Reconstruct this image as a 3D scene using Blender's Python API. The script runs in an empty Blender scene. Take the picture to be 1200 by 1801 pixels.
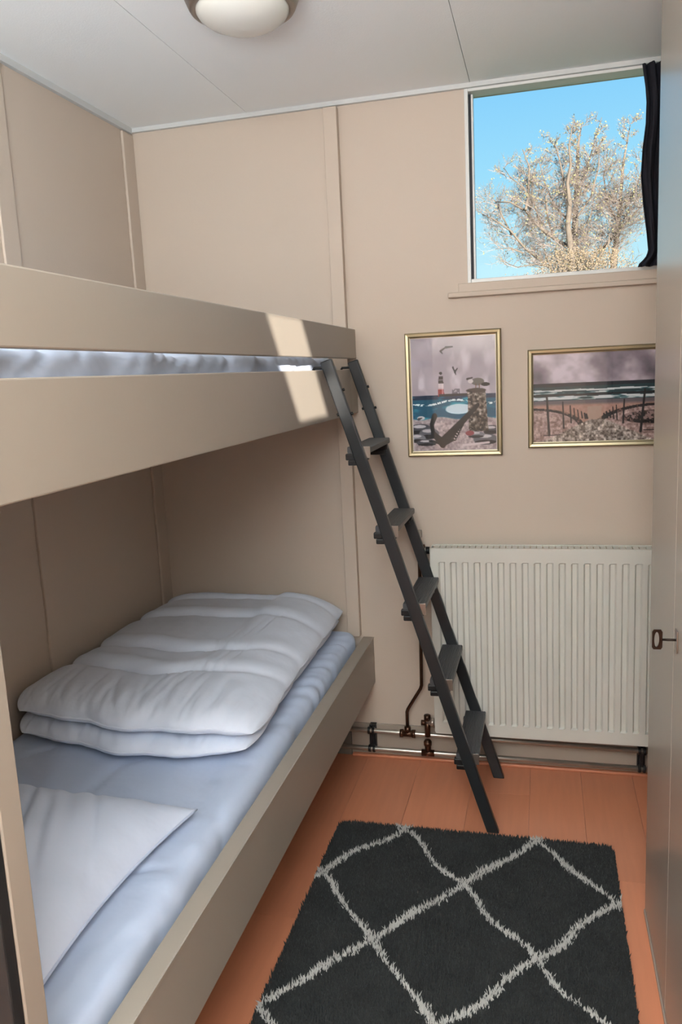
import bpy, bmesh, math, random
import numpy as np
from mathutils import Vector, Matrix, noise
random.seed(7); rng = np.random.default_rng(7)
SC = bpy.context.scene
COL = SC.collection

# ------------------------------------------------------------ camera
cam = bpy.data.objects.new('camera', bpy.data.cameras.new('camera')); COL.objects.link(cam)
cam.data.sensor_fit = 'VERTICAL'; cam.data.sensor_height = 36.0
cam.data.lens = 1400.6 / 1801 * 36.0
cam.data.clip_start = 0.02
_r = Vector((0.96902, 0.2423, -0.04789)); _u = Vector((0.00451, 0.17653, 0.98429)); _f = Vector((-0.24695, 0.95401, -0.16997))
cam.matrix_world = Matrix(((_r.x, _u.x, -_f.x, 0), (_r.y, _u.y, -_f.y, 0), (_r.z, _u.z, -_f.z, 1.41), (0, 0, 0, 1)))
SC.camera = cam
# ------------------------------------------------------------ exposure
SC.view_settings.view_transform = 'Standard'; SC.view_settings.look = 'None'
SC.view_settings.gamma = 1.0; SC.view_settings.use_curve_mapping = False
SC.view_settings.exposure = 0.07
# ------------------------------------------------------------ sky
W = bpy.data.worlds.new('sky'); SC.world = W; W.use_nodes = True
nt = W.node_tree; nt.nodes.clear()
tc = nt.nodes.new('ShaderNodeTexCoord'); sp = nt.nodes.new('ShaderNodeSeparateXYZ'); cr = nt.nodes.new('ShaderNodeValToRGB')
bg = nt.nodes.new('ShaderNodeBackground'); wo = nt.nodes.new('ShaderNodeOutputWorld')
nt.links.new(tc.outputs['Generated'], sp.inputs[0]); nt.links.new(sp.outputs['Z'], cr.inputs[0])
nt.links.new(cr.outputs[0], bg.inputs[0]); nt.links.new(bg.outputs[0], wo.inputs[0])
e = cr.color_ramp.elements
e[0].position = 0.0; e[0].color = (0.62, 0.88, 0.95, 1)
e[1].position = 1.0; e[1].color = (0.05, 0.25, 0.75, 1)
for p, c in ((0.10, (0.56, 0.86, 0.96, 1)), (0.20, (0.36, 0.74, 0.96, 1)), (0.32, (0.23, 0.60, 0.95, 1))):
    k = e.new(p); k.color = c
bg.inputs[1].default_value = 1.0
# ------------------------------------------------------------ sun (low, behind the viewer)
SUN_A, SUN_B = 0.35, 0.20
sun = bpy.data.objects.new('sun', bpy.data.lights.new('sun', 'SUN')); COL.objects.link(sun)
sun.data.energy = 18.0; sun.data.angle = math.radians(0.3); sun.data.color = (1.0, 0.95, 0.87)
sun.rotation_euler = Vector((-SUN_A, 1, -SUN_B)).to_track_quat('-Z', 'Y').to_euler()
sun.location = (3, -6, 5)
# ------------------------------------------------------------ added area lights behind the viewer, brightening the room
def area(name, loc, target, sx, sy, energy, col):
    l = bpy.data.lights.new(name, 'AREA'); l.shape = 'RECTANGLE'; l.size = sx; l.size_y = sy; l.energy = energy; l.color = col
    o = bpy.data.objects.new(name, l); COL.objects.link(o); o.location = loc
    o.rotation_euler = (Vector(target) - Vector(loc)).to_track_quat('-Z', 'Y').to_euler()
    return o
area('rear_fill', (0.05, -1.10, 2.02), (-1.0, 1.9, 0.9), 1.1, 0.42, 20, (0.84, 0.94, 1.0))  # unseen area light added to fill the room from behind
area('ceiling_fill', (-0.25, -0.60, 1.50), (-0.25, -0.599, 2.289), 1.2, 0.9, 138, (0.84, 0.945, 1.0))  # unseen upward area light added to brighten the ceiling

# ============================================================ helpers
def lin(r, g, b):
    f = lambda v: (v/255)/12.92 if v/255 <= 0.04045 else ((v/255+0.055)/1.055)**2.4
    return (f(r), f(g), f(b), 1)
MATS = {}
def mat(name, col, rough=0.6, metal=0.0, var=0.0, vscale=8.0, bump=0.0, bscale=60.0, bdist=.002, coat=0.0, spec=0.5, stretch=(1, 1, 1), sheen=0.0):
    m = bpy.data.materials.new(name); m.use_nodes = True; n = m.node_tree; b = n.nodes['Principled BSDF']
    b.inputs['Base Color'].default_value = col; b.inputs['Roughness'].default_value = rough
    b.inputs['Metallic'].default_value = metal; b.inputs['Coat Weight'].default_value = coat
    b.inputs['Specular IOR Level'].default_value = spec; b.inputs['Sheen Weight'].default_value = sheen
    t = n.nodes.new('ShaderNodeTexCoord'); mp = n.nodes.new('ShaderNodeMapping'); mp.inputs['Scale'].default_value = stretch
    n.links.new(t.outputs['Object'], mp.inputs[0])
    nz = n.nodes.new('ShaderNodeTexNoise'); nz.inputs['Scale'].default_value = vscale; nz.inputs['Detail'].default_value = 5
    n.links.new(mp.outputs[0], nz.inputs['Vector'])
    mx = n.nodes.new('ShaderNodeMix'); mx.data_type = 'RGBA'
    a, c2 = max(0, 1-var), 1+var
    mx.inputs[6].default_value = (col[0]*a, col[1]*a, col[2]*a, 1); mx.inputs[7].default_value = (min(1, col[0]*c2), min(1, col[1]*c2), min(1, col[2]*c2), 1)
    n.links.new(nz.outputs['Fac'], mx.inputs[0]); n.links.new(mx.outputs[2], b.inputs['Base Color'])
    if bump > 0:
        nb = n.nodes.new('ShaderNodeTexNoise'); nb.inputs['Scale'].default_value = bscale; nb.inputs['Detail'].default_value = 3
        n.links.new(mp.outputs[0], nb.inputs['Vector'])
        bp = n.nodes.new('ShaderNodeBump'); bp.inputs['Strength'].default_value = bump; bp.inputs['Distance'].default_value = bdist
        n.links.new(nb.outputs['Fac'], bp.inputs['Height']); n.links.new(bp.outputs[0], b.inputs['Normal'])
    MATS[name] = m
    return m
M_wall = mat('peach_wall_paint', lin(203, 186, 170), 0.55, var=0.02, vscale=3, bump=0.12, bscale=180)
M_ceil = mat('ceiling_board', lin(249, 250, 249), 0.75, var=0.015, vscale=5, bump=0.2, bscale=240)
M_corn = mat('cornice_paint', lin(206, 206, 204), 0.6)
M_trim = mat('white_gloss_trim', lin(226, 224, 220), 0.35)
M_cream = mat('cream_gloss_paint', lin(163, 152, 139), 0.42, var=0.02, vscale=4, bump=0.05, bscale=90)
M_ward = mat('wardrobe_gloss_paint', lin(162, 151, 140), 0.27, var=0.02, vscale=3, bump=0.03, bscale=60, coat=0.0)
M_gap = mat('dark_gap', lin(30, 26, 23), 0.9)
M_black = mat('black_painted_board', lin(22, 22, 23), 0.75)
M_ladder = mat('graphite_metal', lin(50, 52, 54), 0.32, metal=0.35, var=0.06, vscale=30)
M_tread = mat('grey_ribbed_plastic', lin(74, 75, 77), 0.42, var=0.08, vscale=40, stretch=(1, .1, 1))
M_blk = mat('black_plastic', lin(22, 22, 23), 0.45)
M_rad = mat('radiator_enamel', lin(212, 209, 200), 0.35)
M_chrome = mat('tarnished_chrome', lin(190, 184, 174), 0.3, metal=0.85, var=0.15, vscale=25)
M_copper = mat('aged_copper', lin(92, 68, 54), 0.35, metal=0.9, var=0.25, vscale=30)
M_gold = mat('brass_frame', lin(172, 160, 130), 0.36, metal=0.8, var=0.05)
M_nickel = mat('brushed_nickel', lin(150, 140, 132), 0.38, metal=0.85, stretch=(1, 1, 8))
M_opal = mat('opal_glass', lin(222, 220, 212), 0.25, coat=0.3)
M_sheet = mat('white_cotton_sheet', lin(194, 206, 229), 0.85, var=0.02, vscale=5, bump=0.55, bscale=13, bdist=.006, sheen=0.15)
M_duvet = mat('white_cotton_duvet', lin(228, 235, 250), 0.82, var=0.02, vscale=5, bump=0.5, bscale=16, bdist=.005, sheen=0.15)
M_pile = mat('charcoal_pile', lin(41, 42, 41), 0.95, var=0.55, vscale=14, sheen=0.1)
M_pilew = mat('white_pile', lin(196, 192, 186), 0.9, var=0.12, vscale=60)
M_drape = mat('black_navy_drape', lin(24, 23, 34), 0.85, var=0.15, vscale=40, bump=0.2, bscale=150)
M_bark = mat('pale_bark', lin(104, 90, 78), 0.9, var=0.25, vscale=4)
M_twig = mat('twig_bark', lin(132, 116, 106), 0.9, var=0.2, vscale=2)
M_bud = mat('spring_buds', lin(132, 124, 84), 0.8, var=0.2, vscale=1)
M_grass = mat('grass', lin(90, 110, 60), 0.9, var=0.3, vscale=1)
M_seal = mat('dark_rubber_seal', lin(36, 38, 44), 0.6)
# laminate floor: warm reddish beech
def floor_mat():
    m = mat('laminate_floor', lin(212, 137, 102), 0.34, bump=0.04, bscale=50, stretch=(14, 1.2, 1), var=0.10, vscale=4)
    n = m.node_tree; oi = n.nodes.new('ShaderNodeObjectInfo'); b = n.nodes['Principled BSDF']
    src = b.inputs['Base Color'].links[0].from_socket
    hs = n.nodes.new('ShaderNodeHueSaturation'); mr = n.nodes.new('ShaderNodeMapRange')
    mr.inputs[3].default_value = 0.93; mr.inputs[4].default_value = 1.06
    n.links.new(oi.outputs['Random'], mr.inputs[0]); n.links.new(mr.outputs[0], hs.inputs['Value'])
    n.links.new(src, hs.inputs['Color']); n.links.new(hs.outputs[0], b.inputs['Base Color'])
    return m
M_floor = floor_mat()
def glass_mat(name, tint=(1, 1, 1, 1), g=0.9):
    m = bpy.data.materials.new(name); m.use_nodes = True; n = m.node_tree; n.nodes.clear()
    o = n.nodes.new('ShaderNodeOutputMaterial'); t = n.nodes.new('ShaderNodeBsdfTransparent'); gl = n.nodes.new('ShaderNodeBsdfGlossy')
    t.inputs[0].default_value = tint; gl.inputs['Roughness'].default_value = 0.02
    fr = n.nodes.new('ShaderNodeFresnel'); fr.inputs[0].default_value = 1.45
    ml = n.nodes.new('ShaderNodeMath'); ml.operation = 'MULTIPLY'; ml.inputs[1].default_value = g
    mx = n.nodes.new('ShaderNodeMixShader'); n.links.new(fr.outputs[0], ml.inputs[0]); n.links.new(ml.outputs[0], mx.inputs[0])
    n.links.new(t.outputs[0], mx.inputs[1]); n.links.new(gl.outputs[0], mx.inputs[2]); n.links.new(mx.outputs[0], o.inputs[0])
    return m
M_glass = glass_mat('window_glass', (0.97, 0.99, 0.99, 1), 0.03)
M_pglass = glass_mat('picture_glass')

def link(name, me, m, parent=None, loc=(0, 0, 0), smooth=False):
    o = bpy.data.objects.new(name, me); COL.objects.link(o)
    if m is not None and not me.materials: me.materials.append(m)
    o.location = loc
    if parent is not None: o.parent = parent
    if smooth:
        for p in me.polygons: p.use_smooth = True
    return o
def pydata(name, v, f, m, parent=None, loc=(0, 0, 0), smooth=False):
    me = bpy.data.meshes.new(name); me.from_pydata([tuple(map(float, a)) for a in v], [], [tuple(map(int, a)) for a in f]); me.update()
    return link(name, me, m, parent, loc, smooth)
def bm_box(bm, x0, x1, y0, y1, z0, z1):
    vs = [bm.verts.new(p) for p in ((x0, y0, z0), (x1, y0, z0), (x1, y1, z0), (x0, y1, z0), (x0, y0, z1), (x1, y0, z1), (x1, y1, z1), (x0, y1, z1))]
    for f in ((0, 3, 2, 1), (4, 5, 6, 7), (0, 1, 5, 4), (1, 2, 6, 5), (2, 3, 7, 6), (3, 0, 4, 7)): bm.faces.new([vs[i] for i in f])
    return vs
def bm_obj(name, bm, m, parent=None, loc=(0, 0, 0), bevel=0.0, seg=2, smooth=False):
    if bevel > 0: bmesh.ops.bevel(bm, geom=list(bm.edges), offset=bevel, segments=seg, affect='EDGES', profile=0.5)
    bmesh.ops.recalc_face_normals(bm, faces=bm.faces)
    me = bpy.data.meshes.new(name); bm.to_mesh(me); bm.free()
    return link(name, me, m, parent, loc, smooth)
def boxes(name, bs, m, parent=None, bevel=0.0, loc=(0, 0, 0)):
    bm = bmesh.new()
    for b in bs: bm_box(bm, *b)
    return bm_obj(name, bm, m, parent, loc, bevel)
def tube_data(pts, rad, seg=8, V=None, F=None, caps=True):
    V = [] if V is None else V; F = [] if F is None else F
    pts = [Vector(p) for p in pts]; n = len(pts)
    rad = rad if isinstance(rad, (list, tuple)) else [rad]*n
    ref = None; base = len(V)
    for i, p in enumerate(pts):
        d = ((pts[min(i+1, n-1)]-p).normalized() + (p-pts[max(i-1, 0)]).normalized())
        d = d.normalized() if d.length > 1e-6 else Vector((0, 0, 1))
        if ref is None: ref = d.orthogonal().normalized()
        a = (ref - d*ref.dot(d)); a = a.normalized() if a.length > 1e-6 else d.orthogonal().normalized(); ref = a; b = d.cross(a)
        for k in range(seg):
            t = 2*math.pi*k/seg; V.append(p + (a*math.cos(t)+b*math.sin(t))*rad[i])
    for i in range(n-1):
        for k in range(seg):
            q = base+i*seg; F.append((q+k, q+(k+1) % seg, q+seg+(k+1) % seg, q+seg+k))
    if caps:
        F.append(tuple(base+k for k in reversed(range(seg)))); F.append(tuple(base+(n-1)*seg+k for k in range(seg)))
    return V, F
def tube(name, pts, r, m, parent=None, seg=12):
    V, F = tube_data(pts, r, seg); return pydata(name, V, F, m, parent, smooth=True)
def lathe(name, prof, m, parent=None, loc=(0, 0, 0), seg=64):
    V = []; F = []
    for (r, z) in prof:
        for k in range(seg):
            t = 2*math.pi*k/seg; V.append((max(r, 1e-4)*math.cos(t), max(r, 1e-4)*math.sin(t), z))
    for i in range(len(prof)-1):
        for k in range(seg): F.append((i*seg+k, i*seg+(k+1) % seg, (i+1)*seg+(k+1) % seg, (i+1)*seg+k))
    return pydata(name, V, F, m, parent, loc, True)
def thing(name, label, cat, loc=(0, 0, 0), group=None):
    o = bpy.data.objects.new(name, None); COL.objects.link(o); o.location = loc; o.empty_display_size = 0.05
    return tag(o, label, cat, group)
def tag(o, label, cat, group=None):
    o['label'] = label; o['category'] = cat
    if group: o['group'] = group
    return o
def struct(o, label=None):
    o['kind'] = 'structure'
    if label: o['label'] = label
    return o
def sempty(name, label):
    o = bpy.data.objects.new(name, None); COL.objects.link(o); return struct(o, label)

# room numbers (metres): camera stands at x=0,y=0
XL, XR, YB, YR, H = -1.40, 0.78, 2.72, -1.25, 2.289
RAILX = -0.605

# ============================================================ room shell
fl = struct(boxes('floor', [(XL-.1, XR+.1, YR-.1, YB+.1, -.08, -.010)], M_gap), 'reddish beech laminate plank floor')
seams = [-1.42, -1.234, -1.036, -.838, -.640, -.443, -.246, -.050, .120, .290, .486, .68, .80]
g = .0003
for i in range(len(seams)-1):
    x0, x1 = seams[i], seams[i+1]
    x0, x1 = max(x0, XL), min(x1, XR)
    off = {6: 2.515, 4: 2.9, 5: 1.7, 7: 1.15, 8: 2.1, 9: 1.98}.get(i, 2.72-.31*((i*5) % 4))
    cuts = [YB]; y = off
    if y < YB-.05: cuts.append(y)
    while y > YR+.05:
        y -= 1.25; cuts.append(max(y, YR))
    for j in range(len(cuts)-1):
        y1, y0 = cuts[j], cuts[j+1]
        if y1-y0 < .02: continue
        boxes('plank', [(x0+g, x1-g, y0+g, y1-g, -.0095, 0)], M_floor, fl, bevel=.0003)
cl = struct(boxes('ceiling', [(XL-.1, XR+.1, YR-.1, YB+.12, H+.008, H+.08)], M_gap), 'white ceiling of large boards with thin joints')
g = .0009
for (x0, x1, y0, y1) in ((XL, -.96, YR, .9), (XL, -.96, .9, YB), (-.96, -.218, YR, .9), (-.96, -.218, .9, YB),
                         (-.218, .3, YR, 1.2), (-.218, XR, 2.118, YB), (-.218, XR, 1.2, 2.118), (.3, XR, YR, 1.2)):
    boxes('ceiling_panel', [(x0+g, x1-g, y0+g, y1-g, H, H+.008)], M_ceil, cl)
# back wall with the window opening
WX0, WX1, WZ0, WZ1 = -.238, .47, 1.684, 2.275
T = .10
struct(boxes('wall_back', [(XL-.1, XR+.1, YB, YB+T, 0, WZ0), (XL-.1, WX0, YB, YB+T, WZ0, H), (WX1, XR+.1, YB, YB+T, WZ0, H), (WX0, WX1, YB, YB+T, WZ1, H)], M_wall), 'peach painted back wall below and beside the window')
struct(boxes('wall_left', [(XL-.1, XL, YR-.1, YB, 0, H)], M_wall), 'peach painted wall along the bunk bed')
struct(boxes('wall_right', [(XR, XR+.1, YR-.1, YB, 0, H)], M_wall), 'peach wall behind the wardrobe')
# rear wall; its high opening is added to let the sun patch through
ya = YR
def rw(y, z): t = y-YR; return (-.623+SUN_A*t, z+SUN_B*t)
struct(boxes('wall_rear', [(XL, XR, YR-T, YR, 0, 1.75), (XL, .34, YR-T, YR, 1.75, H), (.72, XR, YR-T, YR, 1.75, H), (.34, .72, YR-T, YR, 2.27, H)], M_wall), 'peach wall behind the viewer')
def poly_board(name, pts, y0, y1, m, parent=None):
    n = len(pts); V = [(x, y0, z) for x, z in pts]+[(x, y1, z) for x, z in pts]
    F = [tuple(range(n)), tuple(reversed(range(n, 2*n)))]+[(i, i+n, (i+1) % n+n, (i+1) % n) for i in range(n)]
    return pydata(name, V, F, m, parent)
A0 = rw(1.79, 1.56); A1 = rw(2.006, 1.293); B0 = rw(2.07, 1.56); B1 = rw(2.287, 1.293)
def ext(p, q, z): t = (z-p[1])/(q[1]-p[1]); return (p[0]+(q[0]-p[0])*t, z)
cz0, cz1 = 1.72, 2.285
# unseen boards added to cut the sun down to one slanted patch
c1 = poly_board('drape', [(.25, cz0), (.76, cz0), B1, A1, A0, (.25, cz1)], YR+.012, YR+.016, M_drape)
tag(c1, 'unseen dark board added to shape the sun patch, lower left half', 'curtain', 'unseen sun mask boards')
c2 = poly_board('drape', [(.76, cz0), (.76, cz1), (.25, cz1), A0, B0, B1], YR+.012, YR+.016, M_drape)
tag(c2, 'unseen dark board added to shape the sun patch, upper right half', 'curtain', 'unseen sun mask boards')

# mouldings
struct(boxes('trim_1', [(XL, XR, YB-.014, YB, H-.014, H)], M_corn), 'slim white moulding under the ceiling on the back wall')
struct(boxes('trim_2', [(XL, XL+.014, YR, YB-.014, H-.018, H)], M_corn), 'slim white moulding under the ceiling on the left wall')
struct(boxes('trim_3', [(-.694, -.648, YB-.028, YB, .47, H-.020)], M_wall, bevel=.002), 'peach vertical batten on the back wall above the bunk')
struct(boxes('trim_4', [(XL, XL+.008, 1.935, 2.005, 0, H-.020)], M_wall, bevel=.002), 'peach vertical batten on the left wall')
struct(boxes('trim_5', [(XL, XL+.010, 2.645, YB, 0, H-.020)], M_wall, bevel=.003), 'peach corner strip where left and back wall meet')
struct(boxes('trim_6', [(-.70, XR, YB-.020, YB, 0, .010)], M_floor, bevel=.003), 'thin wooden strip along the foot of the back wall')
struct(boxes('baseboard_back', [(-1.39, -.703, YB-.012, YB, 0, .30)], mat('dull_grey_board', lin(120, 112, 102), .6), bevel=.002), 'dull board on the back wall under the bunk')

struct(boxes('shade_strip', [(-.70, XR, YB-.008, YB-.0002, .0105, .128)], mat('pipe_shade_tone', lin(168, 155, 141), .5), bevel=.001), 'low darker strip painting the shade behind the heating pipes')  # darker strip added to deepen the shade under the radiator
# ============================================================ window
win = sempty('window_1', 'square window of clear sky high in the back wall')
boxes('window_frame', [(WX0, WX0+.012, YB-.004, YB+.06, WZ0, WZ1), (WX0+.012, WX1, YB-.004, YB+.06, WZ1-.009, WZ1), (WX1-.012, WX1, YB-.004, YB+.06, WZ0, WZ1-.014), (WX0+.012, WX1-.012, YB-.002, YB+.06, WZ0, WZ0+.012)], M_trim, win, bevel=.0015)
boxes('seal', [(WX0+.012, WX0+.020, YB+.010, YB+.045, WZ0+.012, WZ1-.014)], M_seal, win)
boxes('sash', [(WX0+.020, WX0+.026, YB+.012, YB+.045, WZ0+.012, WZ1-.014)], M_trim, win)
boxes('pane', [(WX0+.020, WX1-.012, YB+.028, YB+.032, WZ0+.012, WZ1-.014)], M_glass, win)
boxes('apron_board', [(-.268, XR, YB-.012, YB, 1.656, WZ0)], M_wall, win, bevel=.002)
boxes('sill_board', [(-.302, XR, YB-.022, YB, 1.640, 1.656)], M_wall, win, bevel=.003)

# drape bunched at the right of the window
def drape():
    nz, nx = 60, 70; V = []; F = []
    zs = np.linspace(1.690, 2.266, nz)
    prof_z = [1.690, 1.70, 1.715, 1.735, 1.80, 1.87, 1.953, 2.03, 2.10, 2.16, 2.20, 2.266]
    prof_x = [.283, .287, .304, .312, .304, .295, .287, .291, .299, .300, .296, .287]
    for z in zs:
        xl = float(np.interp(z, prof_z, prof_x))
        for j in range(nx):
            s = j/(nx-1); x = xl+(.46-xl)*s
            am = .013*min(1, s*8+.2)
            y = 2.678+am*math.sin(s*38+1.2*math.sin(z*5))+.004*math.sin(s*90+z*9)
            V.append((x, y, z))
    for i in range(nz-1):
        for j in range(nx-1): F.append((i*nx+j, i*nx+j+1, (i+1)*nx+j+1, (i+1)*nx+j))
    o = pydata('window_curtain', V, F, M_drape, smooth=True)
    md = o.modifiers.new('thick', 'SOLIDIFY'); md.thickness = .0025; md.offset = 0
    tag(o, 'dark curtain bunched at the right edge of the window', 'curtain')
drape()

# ============================================================ outside
struct(boxes('ground', [(-60, 60, 3.2, 90, -.5, -.3)], M_grass), 'grass outside')
def P(x, z, y=22.0, k=22/14): return Vector((x*k, y, 1.41+(z-1.41)*k))
tree = thing('bare_tree', 'tall bare tree with pale twigs seen through the window', 'tree', (0, 0, 0))
limbs = {
 'trunk': ([(.62, -.1), (.58, 1.2), (.51, 2.5), (.46, 2.95), (.44, 3.2), (.39, 3.58), (.42, 3.9), (.38, 4.19), (.43, 4.45), (.40, 4.7), (.47, 5.1)], .13, .006),
 'stem': ([(.53, 2.4), (.49, 2.86), (.51, 3.57), (.54, 4.18), (.56, 4.86), (.62, 5.2)], .13, .008),
 'stem ': ([(.95, -.1), (1.0, 1.4), (1.07, 2.46), (1.15, 3.25), (1.20, 3.76), (1.26, 4.53), (1.36, 5.1)], .14, .008),
}
for k, (pts, r0, r1) in limbs.items():
    n = len(pts); pp = [P(x, z, 22+.15*i*(1 if k != 'trunk' else -1)*.5) for i, (x, z) in enumerate(pts)]
    V, F = tube_data(pp, [r0+(r1-r0)*i/(n-1) for i in range(n)], 8); pydata(k.strip(), V, F, M_bark, tree, smooth=True)
bl = [([(.49, 3.05), (.49, 3.22), (.27, 3.37), (0, 3.54), (-.18, 3.76), (-.26, 3.88), (-.5, 4.0), (-.75, 4.08)], .07),
      ([(-.26, 3.86), (-.22, 4.12), (-.20, 4.51), (-.30, 4.78)], .045), ([(-.2, 3.78), (-.2, 4.0), (-.28, 4.2), (-.5, 4.4), (-.6, 4.6)], .035),
      ([(.14, 2.6), (.18, 2.88), (.05, 3.16), (0, 3.43)], .05),
      ([(.4, 2.5), (.14, 2.98), (-.27, 3.28), (-.50, 3.57), (-.77, 3.77), (-.95, 3.88)], .05),
      ([(.5, 2.7), (.58, 2.85), (.85, 3.14), (1.10, 3.38), (1.28, 3.54), (1.6, 3.9)], .07),
      ([(.7, 2.6), (.76, 2.84), (.93, 3.14), (1.19, 3.51), (1.44, 3.91)], .05),
      ([(0, 3.54), (-.08, 3.84), (-.17, 4.16), (-.12, 4.5)], .04), ([(.18, 3.46), (.09, 3.74), (.05, 4.05), (.14, 4.21)], .04),
      ([(.4, 3.7), (.2, 3.95), (.05, 4.3), (-.05, 4.6)], .035), ([(.4, 4.0), (.3, 4.4), (.22, 4.8), (.1, 5.0)], .035),
      ([(.54, 3.7), (.75, 4.0), (.85, 4.4), (.88, 4.8)], .04), ([(.55, 4.1), (.7, 4.5), (.82, 4.9), (.9, 5.15)], .035),
      ([(1.18, 3.6), (1.0, 3.9), (.95, 4.3), (1.0, 4.7)], .035), ([(1.2, 3.7), (1.45, 4.1), (1.6, 4.6)], .04),
      ([(.45, 2.7), (.3, 2.9), (.2, 3.2), (.25, 3.5)], .04), ([(.42, 3.3), (.6, 3.55), (.75, 3.7), (.8, 4.0)], .035), ([(1.1, 2.9), (1.0, 3.2), (1.05, 3.6)], .035),
      ([(-.3, 3.2), (-.5, 3.3), (-.75, 3.3)], .03), ([(.1, 3.0), (-.1, 3.02), (-.4, 3.0), (-.6, 3.1)], .03), ([(-.5, 3.57), (-.65, 3.85), (-.7, 4.05)], .03)]
V = []; F = []; TV = []; TF = []; buds = []
def twig(p, d, L, r, depth):
    n = 4; pts = [p]; q = p
    for i in range(n):
        d = (d+Vector((random.gauss(0, .16), random.gauss(0, .16), random.gauss(.035, .14)))).normalized()
        q = q+d*L/n; pts.append(q)
        if depth > 0:
            for _ in range(2):
                dd = (d+Vector((random.gauss(0, .6), random.gauss(0, .6), random.gauss(.15, .5)))).normalized()
                twig(q, dd, L*random.uniform(.45, .68), r*.6, depth-1)
    tube_data(pts, [r*(1-.65*i/n) for i in range(n+1)], 3, TV, TF, caps=False)
    if depth <= 1:
        for t in pts[2:]:
            if random.random() < .05: buds.append(t)
for pts, r in bl:
    pp = [P(x, z, 22+random.uniform(-.5, .5)) for x, z in pts]; n = len(pp)
    tube_data(pp, [r*.85*(1-.75*i/(n-1)) for i in range(n)], 6, V, F)
allp = [(l[0], .05) for l in limbs.values()]+bl
for pts, r in allp:
    for i in range(len(pts)-1):
        a, b = pts[i], pts[i+1]
        if max(a[1], b[1]) < 2.4: continue
        L = math.hypot(a[0]-b[0], a[1]-b[1]); m = max(2, int(L*15))
        for s in range(m):
            t = random.random(); x = a[0]+(b[0]-a[0])*t; z = a[1]+(b[1]-a[1])*t
            side = random.choice((-1, 1))
            d = Vector((side*random.uniform(.35, 1), random.uniform(-.8, .8), random.uniform(.1, 1.1))).normalized()
            up = max(.35, min(1, (5.5-z)/2)) 
            twig(P(x, z), d, random.uniform(.40, .80)*up, .0085, 2)
br = pydata('branches', V, F, M_bark, tree, smooth=True); br['kind'] = 'stuff'
tw = pydata('twigs', TV, TF, M_twig, tree); tw['kind'] = 'stuff'
BV = []; BF = []
for p in buds:
    for _ in range(1):
        c = p+Vector((random.gauss(0, .03), random.gauss(0, .03), random.gauss(0, .03))); s = random.uniform(.012, .026); b = len(BV)
        a = random.uniform(0, 6.28); u = Vector((math.cos(a), math.sin(a), random.uniform(-.4, .4)))*s; w = Vector((-math.sin(a)*.3, math.cos(a)*.3, 1))*s*.8
        BV += [c-u, c-w, c+u, c+w]; BF.append((b, b+1, b+2, b+3))
bd = pydata('buds', BV, BF, M_bud, tree); bd['kind'] = 'stuff'
# hedge / bush at the foot of the tree
bush = thing('garden_bush', 'pale leafy bush top below the bare tree in the window', 'bush', (0, 0, 0))
BS = .683
HV = []; HF = []
for _ in range(6000):
    u = random.gauss(0, 1); x = .95+u*.75; zt = 4.15-.35*abs(x-.9)+.12*math.sin(x*5)
    z = zt-abs(random.gauss(0, .5)); c = Vector((x*BS, (20.5+random.gauss(0, .35))*BS, 1.41+(z-1.41)*BS)); s = random.uniform(.008, .015); b = len(HV)
    a = random.uniform(0, 6.28); uu = Vector((math.cos(a), math.sin(a), random.uniform(-.6, .6)))*s; w = Vector((-math.sin(a)*.4, math.cos(a)*.4, 1))*s*.7
    HV += [c-uu, c-w, c+uu, c+w]; HF.append((b, b+1, b+2, b+3))
o = pydata('leaves', HV, HF, mat('bush_leaves', lin(128, 108, 84), .8, var=.25, vscale=1), bush); o['kind'] = 'stuff'
SV = []; SF = []
for i in range(40):
    x = .95+random.gauss(0, .5); tube_data([(.65+(x-.95)*.2, 14, -.3), (.65+(x-.95)*.35, 14+random.gauss(0, .1), 1.6), (x*BS, 14+random.gauss(0, .2), 1.41+(2.5-.3*abs(x-.9))*BS)], [.03, .02, .006], 4, SV, SF)
o = pydata('stems', SV, SF, M_bark, bush); o['kind'] = 'stuff'

# ============================================================ bunk bed
bunk = thing('bunk_bed', 'built-in cream painted wooden bunk bed along the left wall', 'bunk bed', (RAILX, 1.75, 0))
def bp(name, b, m=M_cream, bevel=.0025, parent=None):
    x0, x1, y0, y1, z0, z1 = b; ox, oy = (RAILX, 1.75)
    return boxes(name, [(x0-ox, x1-ox, y0-oy, y1-oy, z0, z1)], m, parent or bunk, bevel=bevel)
Y0, Y1 = .735, YB
bp('guard_board', (-.643, -.623, Y0, Y1, 1.461, 1.560))
bp('side_board', (-.645, -.623, Y0, 2.618, 1.275, 1.425))
bp('end_block', (-.645, -.6235, 2.620, Y1, 1.277, 1.425))
bp('side_rail', (-.643, -.604, Y0+.01, Y1, .288, .463))
bp('rail_lipping', (-.6045, -.6025, Y0+.012, Y1-.002, .4575, .4635), bevel=.0005)
bp('upper_base', (XL+.002, -.646, Y0+.05, Y1-.03, 1.285, 1.303))
bp('lower_base', (XL+.012, -.644, Y0+.05, Y1-.03, .300, .318))
bp('end_post', (-.655, -.6235, Y0, .775, 0, 1.60))
bp('end_panel', (XL+.002, -.6245, Y0-.021, Y0-.0005, 0, 1.60), M_black)

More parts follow.
